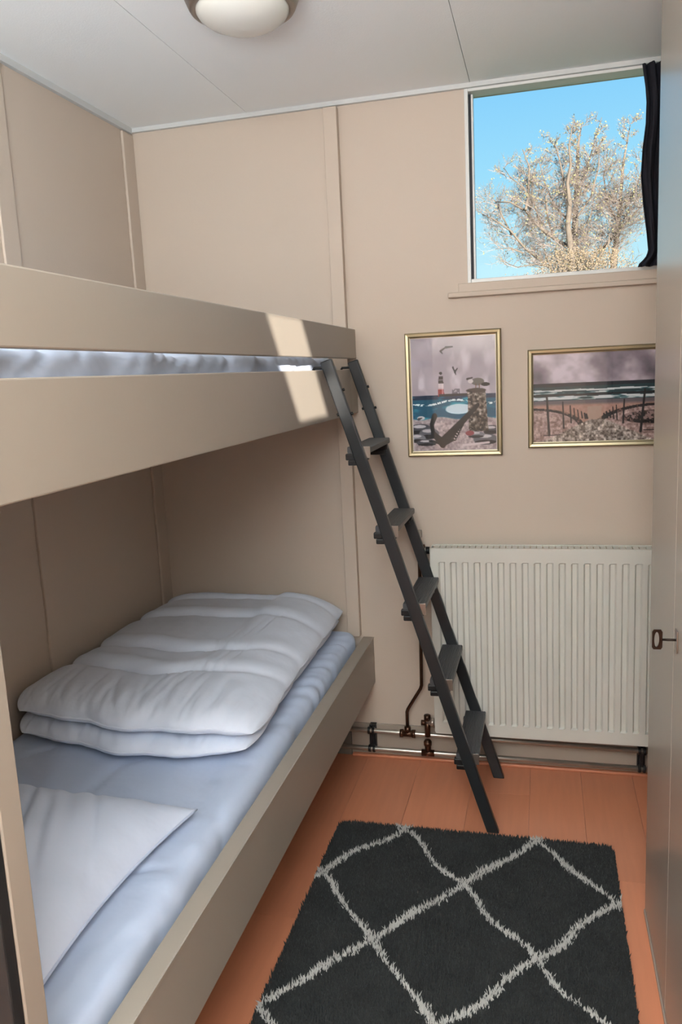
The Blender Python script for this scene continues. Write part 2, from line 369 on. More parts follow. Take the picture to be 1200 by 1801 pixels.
# cloth helpers -------------------------------------------------------
def nz3(x, y, z=0): return noise.noise(Vector((x, y, z)))
def slab(name, x0, x1, y0, y1, z0, z1, r, m, nx=60, ny=160, wr=.0, label=None, cat=None, fn=None):
    """rounded mattress: top and sides from one cross section swept along y"""
    V = []; F = []
    def sec(k, n):   # cross-section param across: bottom-left up over to bottom-right
        t = k/(n-1); per = [(z1-z0), (x1-x0), (z1-z0)]; L = sum(per); s = t*L
        if s < per[0]: return x0, z0+s
        if s < per[0]+per[1]: return x0+(s-per[0]), z1
        return x1, z1-(s-per[0]-per[1])
    nz = nx
    cx, cy, cz = (x0+x1)/2, (y0+y1)/2, (z0+z1)/2; hx, hy, hz = (x1-x0)/2, (y1-y0)/2, (z1-z0)/2
    for j in range(ny):
        y = y0+(y1-y0)*j/(ny-1)
        for k in range(nz):
            x, z = sec(k, nz); p = Vector((x, y, z))
            q = Vector((max(x0+r, min(x1-r, x)), max(y0+r, min(y1-r, y)), max(z0+r, min(z1-r, z))))
            d = p-q
            if d.length > 1e-6: p = q+d.normalized()*r
            if fn: p = fn(p, d.normalized() if d.length > 1e-6 else Vector((0, 0, 1)))
            V.append(p)
    for j in range(ny-1):
        for k in range(nz-1): F.append((j*nz+k, j*nz+k+1, (j+1)*nz+k+1, (j+1)*nz+k))
        F.append((j*nz+nz-1, j*nz, (j+1)*nz, (j+1)*nz+nz-1))
    F.append(tuple(range(nz))); F.append(tuple((ny-1)*nz+k for k in reversed(range(nz))))
    o = pydata(name, V, F, m, smooth=True)
    if label: tag(o, label, cat)
    return o
def f_low(p, d):
    x, y = p.x, p.y
    w = .0060*nz3(x*5, y*4, 1)+.0026*nz3(x*18+y*6, y*9, 3)-.0060*max(0, .10-abs(nz3(x*4-y*2.5, y*3+x, 11)))/.10
    e = max(0, 1-abs(x+.68)/.09)                          # gathered folds along the front edge
    w += .0100*e*nz3(x*9-y*24, y*8, 5)*max(0.25, min(1, (y-1.4)))
    dist = abs((x+.95)*.75-(y-1.35)*.3)                    # a soft long crease by the pillow
    w += .002*math.exp(-(dist/.02)**2)
    p = p+d*w
    p.x += .006*e*nz3(y*2.4, 4.2, 7)
    return p
slab('lower_mattress', XL+.014, -.655, Y0+.06, Y1-.04, .320, .500, .035, M_sheet, 90, 260, fn=f_low,
     label='lower bunk mattress under a pale blue-white fitted sheet', cat='mattress')
def f_up(p, d):
    x, y = p.x, p.y
    if x > -.75:
        s = (y*1.0-p.z*1.9)
        p = p+d*(.012*nz3(s*7, p.z*6, 2)+.011*abs(nz3(s*14, p.z*5, 8))+.004*nz3(s*34, p.z*9, 4)-.012)
    return p
slab('upper_mattress', XL+.014, -.652, Y0+.06, Y1-.09, 1.305, 1.475, .045, M_sheet, 90, 320, fn=f_up,
     label='upper bunk mattress showing as a rumpled sheet between the boards', cat='mattress')

def shell(nu, nv, pos, V, F):
    """closed cushion: pos(u,v,side) -> point, u,v in [-1,1]"""
    b = len(V)
    us = np.sin(np.linspace(-1, 1, nu)*math.pi/2*.98)/math.sin(math.pi/2*.98); vs = np.sin(np.linspace(-1, 1, nv)*math.pi/2*.98)/math.sin(math.pi/2*.98)
    for side in (1, -1):
        for v in vs:
            for u in us: V.append(pos(float(u), float(v), side))
    N = nu*nv
    for j in range(nv-1):
        for i in range(nu-1):
            q = b+j*nu+i; F.append((q, q+1, q+nu+1, q+nu)); F.append((q+N, q+N+nu, q+N+nu+1, q+N+1))
    rim = [j for j in range(nu)]+[j*nu+nu-1 for j in range(1, nv)]+[(nv-1)*nu+i for i in range(nu-2, -1, -1)]+[j*nu for j in range(nv-2, 0, -1)]
    for a, c in zip(rim, rim[1:]+rim[:1]): F.append((b+a, b+N+a, b+N+c, b+c))
# duvet: folded double, open end towards the pillow
V = []; F = []
def crease(t, c, w): return -math.exp(-((t-c)/w)**2)
def duv(u, v, side, layer):
    # outline
    x0, x1 = (-1.375, -.690) if layer else (-1.372, -.706)
    y0 = 1.628 if layer else 1.618
    y1 = 2.672
    U = (u+1)/2; Vv = (v+1)/2
    yn = y0+(.050*(1-U)**1.3 if not layer else .045*(1-U)) - .03*math.exp(-((U-.50)/.20)**2)+.005*math.sin(U*23)+.005*nz3(U*16, 3, layer*5.)+.055*(max(0, U-.72)/.28)**2.2
    y = yn+(y1-yn)*Vv
    vals = (.275, .435, .70, .90)
    scal = sum(math.exp(-((Vv-c)/.025)**2) for c in vals)
    xr = x1+.008*math.sin(y*5+1)-.02*max(0, (.12-Vv)/.12)**2+.028*(1-Vv)-.02*Vv-.004*scal
    xl = x0+.030*scal+.012*(1+math.sin(y*13))*.5+.05*max(0, (.10-Vv)/.10)**2
    x = xl+(xr-xl)*U
    eu = (1-abs(u)**5)**.5; ev = (1-abs(v)**12)**.5
    e = max(0, eu*ev)
    if layer: mid = .593-.022*max(0, (U-.80)/.20)**1.6; T = .050; B = .030+.02*max(0, U-.75)/.25
    else: mid = .5355; T = .036; B = .030
    if side < 0: return Vector((x, y, mid-B*e))
    z = mid+T*e
    for k, c in enumerate(vals):
        cc = c-.035*math.sin(U*3.6)*(1 if k < 2 else -.6)+.012*nz3(U*5, k*5.1, 2)
        dv = Vv-cc; st = (.30+.70*math.exp(-((U-.30)/.38)**2))
        z += (-.020*math.exp(-(dv/.016)**2)+.010*math.exp(-((dv-.045)/.030)**2))*e*st
    z += .008*nz3(x*4, y*3.2, 3)*e
    for k in range(9):                                      # long creases where the cover is pulled over the fold
        c = .58+.022*k; L = math.exp(-((Vv-.16-.055*(k*5 % 9))/.13)**2)
        z += .0048*crease(U-.13*(Vv-.3), c+.008*nz3(Vv*4, k*3., 1), .0050)*L*e
    rid = .685-.05*(1-Vv)+.012*nz3(Vv*3, 7, 7)
    z += e*(.017/(1+math.exp(-(U-rid)/.012))*min(1, max(0, Vv-.25)*2.2)-.045*max(0, U-rid-.02)*(.5+.5*Vv))
    pk = math.exp(-(Vv/.11)**2)                              # puckers along the sewn near end
    z += pk*(.007*nz3(x*42+y*10, y*9, 9)+.004*nz3(x*90, y*12, 4))*e**.3
    for k in range(10):                                     # short drag folds behind the seam
        c = .06+.085*k+.03*nz3(k*2.7, 1, 1); sl = .9*nz3(k*1.9, 5, 2)
        z += .005*crease(U-sl*Vv, c, .010)*math.exp(-((Vv-.10)/.09)**2)*e
    z += .0022*nz3(x*26, y*18, 7)*e
    return Vector((x, y, z))
shell(150, 220, lambda u, v, s: duv(u, v, s, 0), V, F)
shell(170, 260, lambda u, v, s: duv(u, v, s, 1), V, F)
o = pydata('duvet', V, F, M_duvet, smooth=True); tag(o, 'white duvet folded double at the far end of the lower bunk', 'duvet')
# pillow
V = []; F = []
CN = {(-1, -1): (-1.34, .885), (1, -1): (-.738, .905), (1, 1): (-.712, 1.415), (-1, 1): (-1.33, 1.435)}
def pil(u, v, side):
    U, Q = (u+1)/2, (v+1)/2
    # edges bow inwards between pointed corners
    bu = .022*(1-v*v)*u; bv = .026*(1-u*u)*v
    x = sum(CN[a, b][0]*(U if a > 0 else 1-U)*(Q if b > 0 else 1-Q) for a in (-1, 1) for b in (-1, 1))-bu
    y = sum(CN[a, b][1]*(U if a > 0 else 1-U)*(Q if b > 0 else 1-Q) for a in (-1, 1) for b in (-1, 1))-bv
    e = max(0, (1-abs(u)**2.6)*(1-abs(v)**2.6))**.62
    if side < 0: return Vector((x, y, .506+.016*(1-e)+.004*(1-abs(u*v))))
    z = .524+.095*e
    rim = max(0, 1-(1-abs(u))/.35)
    rimv = max(0, 1-(1-abs(v))/.35)
    z += (.006*nz3(y*22, x*3.5, 1)*rim+.005*nz3(x*20, y*3, 2)*rimv)*e**.4
    ss = x*.874+y*.486+.012*nz3(x*5, y*5, 8)
    for k in range(12):                                      # drag folds running to the front seam
        c = -.42+.050*k+.014*math.sin(k*7.1); z += .0095*crease(ss, c, .0075+.004*(k % 3))*math.exp(-((U-.66+.10*math.sin(k*3))/.22)**2)*e
    z += .009*nz3(x*6, y*6, 4)*e+.0035*nz3(x*20, y*14, 5)*e
    return Vector((x, y, z))
shell(150, 150, pil, V, F)
pw = thing('pillow', 'plump white pillow lying at the near end of the lower bunk', 'pillow', (-1.03, 1.16, .50))
V = [v-Vector((-1.03, 1.16, .50)) for v in V]
pydata('pillow_case', V, F, mat('white_pillow_cotton', lin(216, 224, 242), 0.85, var=0.02, vscale=5, bump=0.5, bscale=15, bdist=.006, sheen=0.15), pw, smooth=True)
# piped seam round the pillow
pts = []
for k in range(121):
    t = k/120*4; s = int(t) % 4; f = (t-int(t))*2-1
    u, v = [(f, -1), (1, f), (-f, 1), (-1, -f)][s]
    a = pil(u, v, -1); pts.append(Vector((a.x, a.y, .523))-Vector((-1.03, 1.16, .50)))
tube('seam', pts, .0030, M_sheet, pw, seg=6)

# ============================================================ ladder
lad = thing('ladder', 'dark grey metal ladder with five treads hooked on the upper bunk', 'ladder', (-.15, 2.45, 0))
LX, LY = -.15, 2.45
dirv = Vector((-.3155, 0, 1)).normalized(); nrm = Vector((dirv.z, 0, -dirv.x))
def rail_x(z): return -.1555-.3155*z
def rail(y):
    bm = bmesh.new()
    w, t = .0175, .010
    zt = 1.452
    a0 = Vector((rail_x(0), y, 0)); a1 = Vector((rail_x(zt), y, zt)); vs = []
    for base, flat in ((a0, True), (a1, False)):
        for s, q in ((-1, -1), (1, -1), (1, 1), (-1, 1)):
            p = base.copy()
            if flat: p = p+Vector((s*w*1.05, q*t, 0))
            else: p = p+nrm*s*w+Vector((0, q*t, 0))
            vs.append(bm.verts.new(p-Vector((LX, LY, 0))))
    for f in ((3, 2, 1, 0), (4, 5, 6, 7), (0, 1, 5, 4), (1, 2, 6, 5), (2, 3, 7, 6), (3, 0, 4, 7)): bm.faces.new([vs[i] for i in f])
    return bm_obj('rail', bm, M_ladder, lad, bevel=.003)
for y in (2.282, 2.622):
    r = rail(y)
    # hook over the board, bolts
    z = 1.430; x = rail_x(z)
    tube('hook', [(x-LX+.004, y-LY, 1.4315), (-.618-LX, y-LY, 1.4315), (-.650-LX, y-LY, 1.4315), (-.654-LX, y-LY, 1.425)], .0042, M_blk, lad, 8)
    for zb, s in ((1.36, 1), (1.29, 1), (1.30, -1)):
        c = Vector((rail_x(zb), y, zb))+nrm*s*.0175
        tube('bolt', [c-Vector((LX, LY, 0)), c+nrm*s*.006-Vector((LX, LY, 0))], .0045, M_blk, lad, 8)
for z in (1.197, .958, .720, .483, .247):
    x = rail_x(z)+.004
    # ribbed tread board
    n = 13; prof = []
    x0, x1 = x-.036, x+.033
    for k in range(n*4+1):
        s = k/(n*4); prof.append((x0+(x1-x0)*s, z-.0016*(1 if (k % 4) in (2, 3) else 0)))
    prof[0] = (x0, z-.004); prof[-1] = (x1, z-.004)
    prof += [(x1, z-.017), (x1-.004, z-.020), (x0+.004, z-.020), (x0, z-.017)]
    V = []; F = []; m_ = len(prof)
    for yy in (2.2935, 2.6105):
        for (px, pz) in prof: V.append((px-LX, yy-LY, pz))
    for k in range(m_): F.append((k, (k+1) % m_, (k+1) % m_+m_, k+m_))
    F.append(tuple(reversed(range(m_)))); F.append(tuple(range(m_, 2*m_)))
    t = pydata('tread', V, F, M_tread, lad)
    for yy, yy2 in ((2.2935, 2.313), (2.592, 2.6105)):
        boxes('bracket', [(x-.043-LX, x+.026-LX, yy-LY, yy2-LY, z-.040, z-.0205), (x-.036-LX, x+.018-LX, yy-LY, yy2-LY, z-.056, z-.040)], M_blk, t, bevel=.003)
    boxes('end_cap', [(x+.010-LX, x+.034-LX, 2.291-LY, 2.2934-LY, z-.034, z+.001)], M_nickel, t, bevel=.0008)

# ============================================================ radiator
RX0, RX1, RYF, RZ0, RZ1 = -.372, .64, 2.62, .150, .812
rad = thing('radiator', 'white ribbed panel radiator under the two pictures', 'radiator', ((RX0+RX1)/2, 2.66, 0))
ox, oy = (RX0+RX1)/2, 2.66
# front panel with pressed channels
xs = [RX0]; dep = [0]
k = 0; xc = RX0+.036
while xc < RX1-.02:
    xs += [xc-.0115, xc-.0065, xc+.0065, xc+.0115]; dep += [0, 1, 1, 0]; xc += .0393
xs.append(RX1); dep.append(0)
zs = [RZ0, RZ0+.042, RZ0+.047, RZ1-.046, RZ1-.042, RZ1]; dz = [0, 0, 1, 1, 0, 0]
V = []; F = []; nx_ = len(xs)
for i, z in enumerate(zs):
    for j, x in enumerate(xs): V.append((x-ox, RYF+.009*dep[j]*dz[i]-oy, z))
for i in range(len(zs)-1):
    for j in range(nx_-1): q = i*nx_+j; F.append((q, q+1, q+nx_+1, q+nx_))
b = len(V)
V += [(RX0-ox, RYF+.014-oy, RZ0), (RX1-ox, RYF+.014-oy, RZ0), (RX1-ox, RYF+.014-oy, RZ1), (RX0-ox, RYF+.014-oy, RZ1)]
top = [(len(zs)-1)*nx_+j for j in range(nx_)]; bot = list(range(nx_)); lef = [i*nx_ for i in range(len(zs))]; rig = [i*nx_+nx_-1 for i in range(len(zs))]
F.append((b+3, b+2, b+1, b)); F.append(tuple(top)+(b+2, b+3)); F.append(tuple(reversed(bot))+(b, b+1)); F.append(tuple(lef)+(b+3, b)); F.append(tuple(reversed(rig))+(b+1, b+2))
pydata('front_panel', V, F, M_rad, rad)
boxes('back_panel', [(RX0+.01-ox, RX1-.01-ox, 2.678-oy, 2.690-oy, RZ0+.01, RZ1-.01)], M_rad, rad, bevel=.002)
boxes('side_cover', [(RX0-.004-ox, RX0+.0-ox, RYF+.002-oy, 2.690-oy, RZ0+.004, RZ1+.003)], M_rad, rad, bevel=.001)
boxes('side_cover', [(RX1-ox, RX1+.004-ox, RYF+.002-oy, 2.690-oy, RZ0+.004, RZ1+.003)], M_rad, rad, bevel=.001)
boxes('top_grille', [(RX0-ox, RX1-ox, RYF+.001-oy, RYF+.010-oy, RZ1, RZ1+.005), (RX0-ox, RX1-ox, 2.680-oy, 2.689-oy, RZ1, RZ1+.005)] +
      [(RX0+.01+k*.02-ox, RX0+.026+k*.02-ox, RYF+.010-oy, 2.680-oy, RZ1, RZ1+.003) for k in range(49)], M_rad, rad)
for x in (-.25, .50): boxes('wall_bracket', [(x-ox, x+.03-ox, 2.690-oy, YB-.0005-oy, .25, .75)], M_rad, rad)

# pipes: two runs along the foot of the wall
def pipe_run(name, za, zb, label):
    o = thing(name, label, 'pipe', (-.35, 2.672, 0), 'pipes at the foot of the back wall')
    tube('pipe', [(-1.30+.35, 0, za+.006), (-.62+.35, 0, za), (XR-.01+.35, 0, zb)], .0085, M_chrome, o)
    return o
up = pipe_run('heating_pipe', .120, .104, 'upper chrome heating pipe along the foot of the wall')
lo = pipe_run('heating_pipe', .050, .042, 'lower chrome heating pipe just above the floor')
def coll(parent, x, z, L, r, m=M_copper, axis='x', y=0):
    if axis == 'x': pts = [(x-L/2+.35, y, z), (x+L/2+.35, y, z)]
    else: pts = [(x+.35, y, z-L/2), (x+.35, y, z+L/2)]
    return tube('fitting', pts, r, m, parent)
coll(up, -.482, .117, .052, .0125); coll(up, -.482, .133, .022, .0115, axis='z')
for s in (-1, 1): coll(up, -.482+s*.022, .117, .012, .0150)
coll(lo, -.410, .047, .046, .0125); coll(lo, -.410, .072, .050, .011, axis='z')
coll(lo, -.410, .085, .014, .0145, axis='z')
# clips
def clip(x, zu, zl):
    o = thing('pipe_clip', 'black double pipe clip left of the ladder foot' if x < 0 else 'black double pipe clip beside the wardrobe', 'clip', (x, 2.672, 0), 'black double pipe clips')
    for z in (zu, zl):
        pts = [(0, .014*math.cos(a), z+.014*math.sin(a)) for a in np.linspace(0, 2*math.pi, 17)]
        for s in (-.008, .008):
            tube('ring', [(s-.004, 0, z), (s+.004, 0, z)], .0135, M_blk, o, 14)
    boxes('backplate', [(-.012, .012, .020, .046, zl-.012, zu+.012)], M_blk, o, bevel=.002)
    boxes('strap', [(-.006, .006, -.004, .022, zl, zu)], M_blk, o, bevel=.002)
clip(-.617, .120, .050); clip(.318, .108, .044)
# riser pipe to the upper valve
rp = thing('riser_pipe', 'thin copper pipe climbing the wall behind the ladder', 'pipe', (-.482, 2.672, 0))
tube('pipe', [(0, 0, .145), (0, 0, .20), (.004, 0, .212), (.052, 0, .292), (.056, 0, .305), (.060, -.004, .55), (.064, -.006, .79), (.070, -.006, .799), (.100, -.006, .800)], .0060, M_copper, rp, 10)
vt = thing('radiator_valve', 'small chrome valve at the top left corner of the radiator', 'valve', (-.40, 2.664, .80))
tube('valve_body', [(-.014, 0, 0), (.022, 0, 0)], .0105, M_chrome, vt)
tube('union_nut', [(.006, 0, 0), (.018, 0, 0)], .0140, M_blk, vt, 6)
tube('cap', [(-.006, 0, .006), (-.006, 0, .020)], .009, M_copper, vt)
vb = thing('radiator_valve', 'chrome lockshield valve at the bottom left corner of the radiator', 'valve', (-.400, 2.664, .170))
tube('valve_body', [(-.008, 0, -.055), (-.008, 0, .010)], .0105, M_copper, vb)
tube('outlet', [(-.01, 0, 0), (.028, 0, 0)], .0115, M_chrome, vb)
tube('union_nut', [(.004, 0, 0), (.018, 0, 0)], .0165, M_chrome, vb, 6)
tube('cap', [(-.008, 0, .010), (-.008, 0, .026)], .012, M_copper, vb)
tube('cap', [(-.030, 0, -.004), (-.014, 0, -.004)], .010, M_copper, vb)
# small white wall piece above the valve
o = boxes('wall_socket', [(-.018, .014, -.014, 0, -.014, .014)], M_cream, bevel=.003, loc=(-.428, YB, .848)); tag(o, 'small cream cable stub on the wall above the radiator corner', 'fixture')

# ============================================================ pictures
def painted(name, w, h, arr, parent):
    ny, nx2 = arr.shape[:2]
    X, Z = np.meshgrid(np.linspace(-w/2, w/2, nx2), np.linspace(h/2, -h/2, ny))
    V = np.stack([X, np.zeros_like(X), Z], -1).reshape(-1, 3)
    i = np.arange(ny-1)[:, None]*nx2+np.arange(nx2-1)[None]; i = i.reshape(-1)
    F = np.stack([i, i+nx2, i+nx2+1, i+1], -1)
    me = bpy.data.meshes.new(name); me.from_pydata(V.tolist(), [], F.tolist()); me.update()
    c = np.ones((ny*nx2, 4), np.float32); a = np.clip((arr-.5)*1.35+.43, 0, 1).reshape(-1, 3); c[:, :3] = np.where(a <= .04045, a/12.92, ((a+.055)/1.055)**2.4)
    at = me.color_attributes.new('print', 'FLOAT_COLOR', 'POINT'); at.data.foreach_set('color', c.reshape(-1))
    m = bpy.data.materials.new(name+'_print'); m.use_nodes = True; n = m.node_tree
    vc = n.nodes.new('ShaderNodeVertexColor'); vc.layer_name = 'print'; n.links.new(vc.outputs[0], n.nodes['Principled BSDF'].inputs['Base Color']); n.nodes['Principled BSDF'].inputs['Roughness'].default_value = .6
    return link(name, me, m, parent)
def vnoise(h, w, cells, seed=0, oct=3, ax=1.0):
    r = np.random.default_rng(seed); out = np.zeros((h, w)); amp = 1; tot = 0
    for o in range(oct):
        cy = max(2, int(cells*(2**o)*h/w*ax)); cx = max(2, int(cells*(2**o))); g_ = r.random((cy+2, cx+2))
        yy = np.linspace(0, cy, h, endpoint=False); xx = np.linspace(0, cx, w, endpoint=False)
        y0 = yy.astype(int); x0 = xx.astype(int); fy = (yy-y0)[:, None]; fx = (xx-x0)[None]; fy = fy*fy*(3-2*fy); fx = fx*fx*(3-2*fx)
        a = g_[y0][:, x0]; b = g_[y0][:, x0+1]; c = g_[y0+1][:, x0]; d = g_[y0+1][:, x0+1]
        out += amp*((a*(1-fx)+b*fx)*(1-fy)+(c*(1-fx)+d*fx)*fy); tot += amp; amp *= .5
    return out/tot
def C3(r, g, b): return np.array([r, g, b])/255.
def blend(A, mask, col):
    mask = np.clip(mask, 0, 1)[..., None]; A[:] = A*(1-mask)+np.asarray(col)*mask
def segm(X, Y, x0, y0, x1, y1, w0, w1=None):
    w1 = w0 if w1 is None else w1; dx, dy = x1-x0, y1-y0; t = np.clip(((X-x0)*dx+(Y-y0)*dy)/(dx*dx+dy*dy+1e-12), 0, 1)
    d = np.hypot(X-x0-t*dx, Y-y0-t*dy); return ((w0+(w1-w0)*t)-d)/.006+.5
def ell(X, Y, cx, cy, rx, ry): return (1-np.hypot((X-cx)/rx, (Y-cy)/ry))*12+.5
def art_anchor():
    h, w = 240, 178; Y, X = np.mgrid[0:h, 0:w]; X = X/(w-1); Y = Y/(h-1)
    A = np.zeros((h, w, 3)); n = vnoise(h, w, 4, 1); n2 = vnoise(h, w, 40, 2, 3); n3 = vnoise(h, w, 8, 3, 3, .5)
    A[:] = C3(186, 178, 186)+(n[..., None]-.5)*.12-(.06*(1-Y))[..., None]
    blend(A, (n3-.55)*4, C3(204, 198, 204))
    sea = (Y > .505)*(Y < .72)*1.; blend(A, sea, C3(44, 110, 132)); blend(A, sea*(Y < .54), C3(30, 74, 98))
    blend(A, sea*np.clip((vnoise(h, w, 6, 5, 3, 3)-.55)*5, 0, 1), C3(84, 158, 176)); blend(A, sea*(np.abs(Y-.57-.02*np.sin(X*9)) < .008)*(n2 > .42), C3(220, 232, 236))
    blend(A, ell(X, Y, .56, .63, .16, .045)*(n2+.25), C3(200, 214, 222))
    sand = np.clip((Y-.70-.012*np.sin(X*14))/.012, 0, 1); A[:] = A*(1-sand[..., None])+(C3(178, 166, 168)+(n2[..., None]-.5)*.32)*sand[..., None]
    for i, (cx, cy, rx, ry) in enumerate(((.10, .80, .13, .05), (.20, .84, .12, .05), (.06, .88, .10, .04), (.17, .92, .12, .03), (.86, .90, .14, .05), (.75, .86, .10, .03), (.93, .82, .1, .04))):
        blend(A, ell(X, Y, cx, cy, rx, ry)*.85, C3(118, 118, 124)+(i % 3-1)*.08); blend(A, ell(X, Y, cx, cy+ry*.55, rx*.9, ry*.4)*.8, C3(62, 60, 64)); blend(A, ell(X, Y, cx-.01, cy-ry*.5, rx*.6, ry*.3)*.6, C3(196, 192, 196))
    # lighthouse
    for y0, y1, c in ((.34, .37, (60, 50, 60)), (.375, .405, (48, 40, 50)), (.405, .44, (205, 196, 200)), (.44, .47, (190, 170, 175)), (.455, .515, (150, 60, 62))):
        hw = .026+.010*(Y-.34)/.16; blend(A, (np.abs(X-.355) < hw)*(Y >= y0)*(Y < y1)*1., C3(*c))
    blend(A, ell(X, Y, .355, .315, .018, .013), C3(40, 34, 42)); blend(A, (np.abs(X-.375) < .008)*(Y > .41)*(Y < .5)*.5, C3(230, 220, 222))
    blend(A, (np.abs(X-.53) < .045)*(Y > .455)*(Y < .51)*.75*(n2 > .4), C3(110, 104, 112)); blend(A, (np.abs(X-.50) < .17)*(np.abs(Y-.507) < .010)*1., C3(66, 60, 66))
    # gulls
    for (x0, y0, x1, y1) in ((.36, .125, .42, .095), (.42, .095, .50, .092), (.36, .125, .38, .145), (.50, .27, .52, .31), (.52, .31, .55, .28), (.52, .30, .53, .33), (.66, .375, .72, .365)): blend(A, segm(X, Y, x0, y0, x1, y1, .009, .005), C3(60, 54, 58))
    blend(A, ell(X, Y, .78, .40, .075, .032), C3(120, 116, 112)); blend(A, ell(X, Y, .87, .425, .050, .016), C3(40, 36, 38)); blend(A, ell(X, Y, .70, .395, .030, .018), C3(205, 200, 200))
    blend(A, segm(X, Y, .76, .42, .755, .48, .004), C3(120, 90, 70)); blend(A, segm(X, Y, .80, .42, .80, .48, .004), C3(120, 90, 70))
    # pile of rope-bound post
    post = (np.abs(X-.765-.06*(Y-.5)) < .105+.02*(Y-.5))*(Y > .47)*(Y < .83)*1.; A[:] = A*(1-post[..., None])+(C3(112, 104, 98)+(n2[..., None]-.5)*.9)*post[..., None]
    blend(A, ell(X, Y, .76, .475, .115, .020), C3(92, 82, 78)); blend(A, (np.abs(X-.66-.05*np.sin(Y*80)) < .012)*post, C3(50, 44, 42))
    # anchor
    K = C3(38, 34, 36); blend(A, segm(X, Y, .78, .60, .36, .92, .018, .045), K); blend(A, segm(X, Y, .36, .93, .25, .84, .040, .024), K); blend(A, segm(X, Y, .25, .84, .235, .76, .024, .022), K)
    blend(A, segm(X, Y, .235, .76, .27, .69, .024, .030), K); blend(A, segm(X, Y, .36, .93, .48, .90, .030, .012), K); blend(A, segm(X, Y, .36, .93, .20, .905, .016, .006), K)
    for k in range(9):
        t = k/8; cx, cy = .62-.12*t, .72+.17*t; r = np.hypot((X-cx)/1., (Y-cy)/.8); blend(A, (np.abs(r-.018) < .007)*1., K)
    blend(A, ell(X, Y, .68, .845, .05, .022), C3(150, 92, 96)); blend(A, segm(X, Y, .60, .95, .9, .93, .01), C3(206, 196, 198))
    blend(A, ell(X, Y, .11, .70, .045, .016), C3(206, 204, 206)); blend(A, segm(X, Y, .08, .71, .12, .70, .012, .004), C3(90, 88, 92))
    b = .012; blend(A, ((X < b) | (X > 1-b) | (Y < b*.7) | (Y > 1-b*.7))*1., C3(214, 208, 206))
    return A
def art_beach():
    h, w = 180, 250; Y, X = np.mgrid[0:h, 0:w]; X = X/(w-1); Y = Y/(h-1)
    A = np.zeros((h, w, 3)); n2 = vnoise(h, w, 60, 12, 3); cl_ = vnoise(h, w, 5, 13, 4, 1.3)
    A[:] = C3(150, 140, 148); blend(A, (cl_-.42)*3.2*(Y < .36), C3(206, 196, 204)); blend(A, (.40-cl_)*4, C3(112, 106, 116))
    sea = (Y > .335)*1.; blend(A, sea, C3(38, 82, 88)); blend(A, sea*(Y < .37), C3(28, 56, 70))
    fo = vnoise(h, w, 9, 14, 3, 6)
    for y, t in ((.415, .010), (.445, .006), (.495, .012), (.51, .01)): blend(A, (np.abs(Y-y-.004*np.sin(X*15+y*90)) < t)*np.clip((fo-.33)*5, 0, 1), C3(206, 210, 212))
    blend(A, (np.abs(Y-.465) < .012)*1., C3(34, 52, 62))
    s = np.clip((Y-.52)/.012, 0, 1); blend(A, s, C3(120, 112, 116)); s = np.clip((Y-.56)/.03, 0, 1); A[:] = A*(1-s[..., None])+(C3(178, 148, 138)+(n2[..., None]-.5)*.10)*s[..., None]
    # dunes
    for cx, cy, rx, ry in ((-.02, .84, .42, .22), (1.02, .84, .50, .24)):
        m = ell(X, Y, cx, cy, rx, ry); A[:] = A*(1-np.clip(m, 0, 1)[..., None])+(C3(168, 148, 144)+(n2[..., None]-.5)*.45)*np.clip(m, 0, 1)[..., None]
        e_ = np.abs(1-np.hypot((X-cx)/rx, (Y-cy)/ry)); blend(A, (e_ < .06)*(Y < .86)*np.clip((n2-.2)*4, 0, 1), C3(58, 44, 44))
    blend(A, ell(X, Y, .98, .74, .26, .075)*np.clip((n2-.25)*3, 0, 1), C3(52, 42, 42)); blend(A, ell(X, Y, .90, .72, .16, .05)*(n2 > .5), C3(160, 140, 138))
    p = np.clip((Y-.745)/.01, 0, 1)*np.clip(((.47+.0)-np.abs(X-.52)+(Y-.75)*1.6-.40)/.02, 0, 1); A[:] = A*(1-p[..., None])+(C3(160, 150, 144)+(n2[..., None]-.5)*.8)*p[..., None]
    blend(A, (np.abs(X-.50) < .055)*(Y > .60)*(Y < .745)*.8, C3(180, 160, 148))
    K = C3(44, 32, 34)
    for x, a, b, t in ((.115, .47, .915, .010), (.245, .545, .84, .007), (.305, .59, .78, .006), (.335, .62, .74, .005), (.365, .64, .73, .005), (.395, .66, .73, .006), (.42, .68, .735, .008), (.435, .69, .735, .008),
                       (.575, .69, .735, .008), (.595, .67, .735, .008), (.62, .655, .735, .006), (.645, .62, .75, .005), (.672, .60, .76, .005), (.735, .54, .80, .007), (.895, .44, .90, .010)):
        blend(A, segm(X*1.35, Y, x*1.35, a, (x+(.018 if x < .2 else -.03 if x > .85 else -.008 if x > .7 else .008))*1.35, b, t, t*1.3), K)
    blend(A, segm(X*1.35, Y, .12, .92, .3, .915, .004), K); blend(A, segm(X*1.35, Y, 1.2, .885, 1.4, .885, .005), K)
    return A
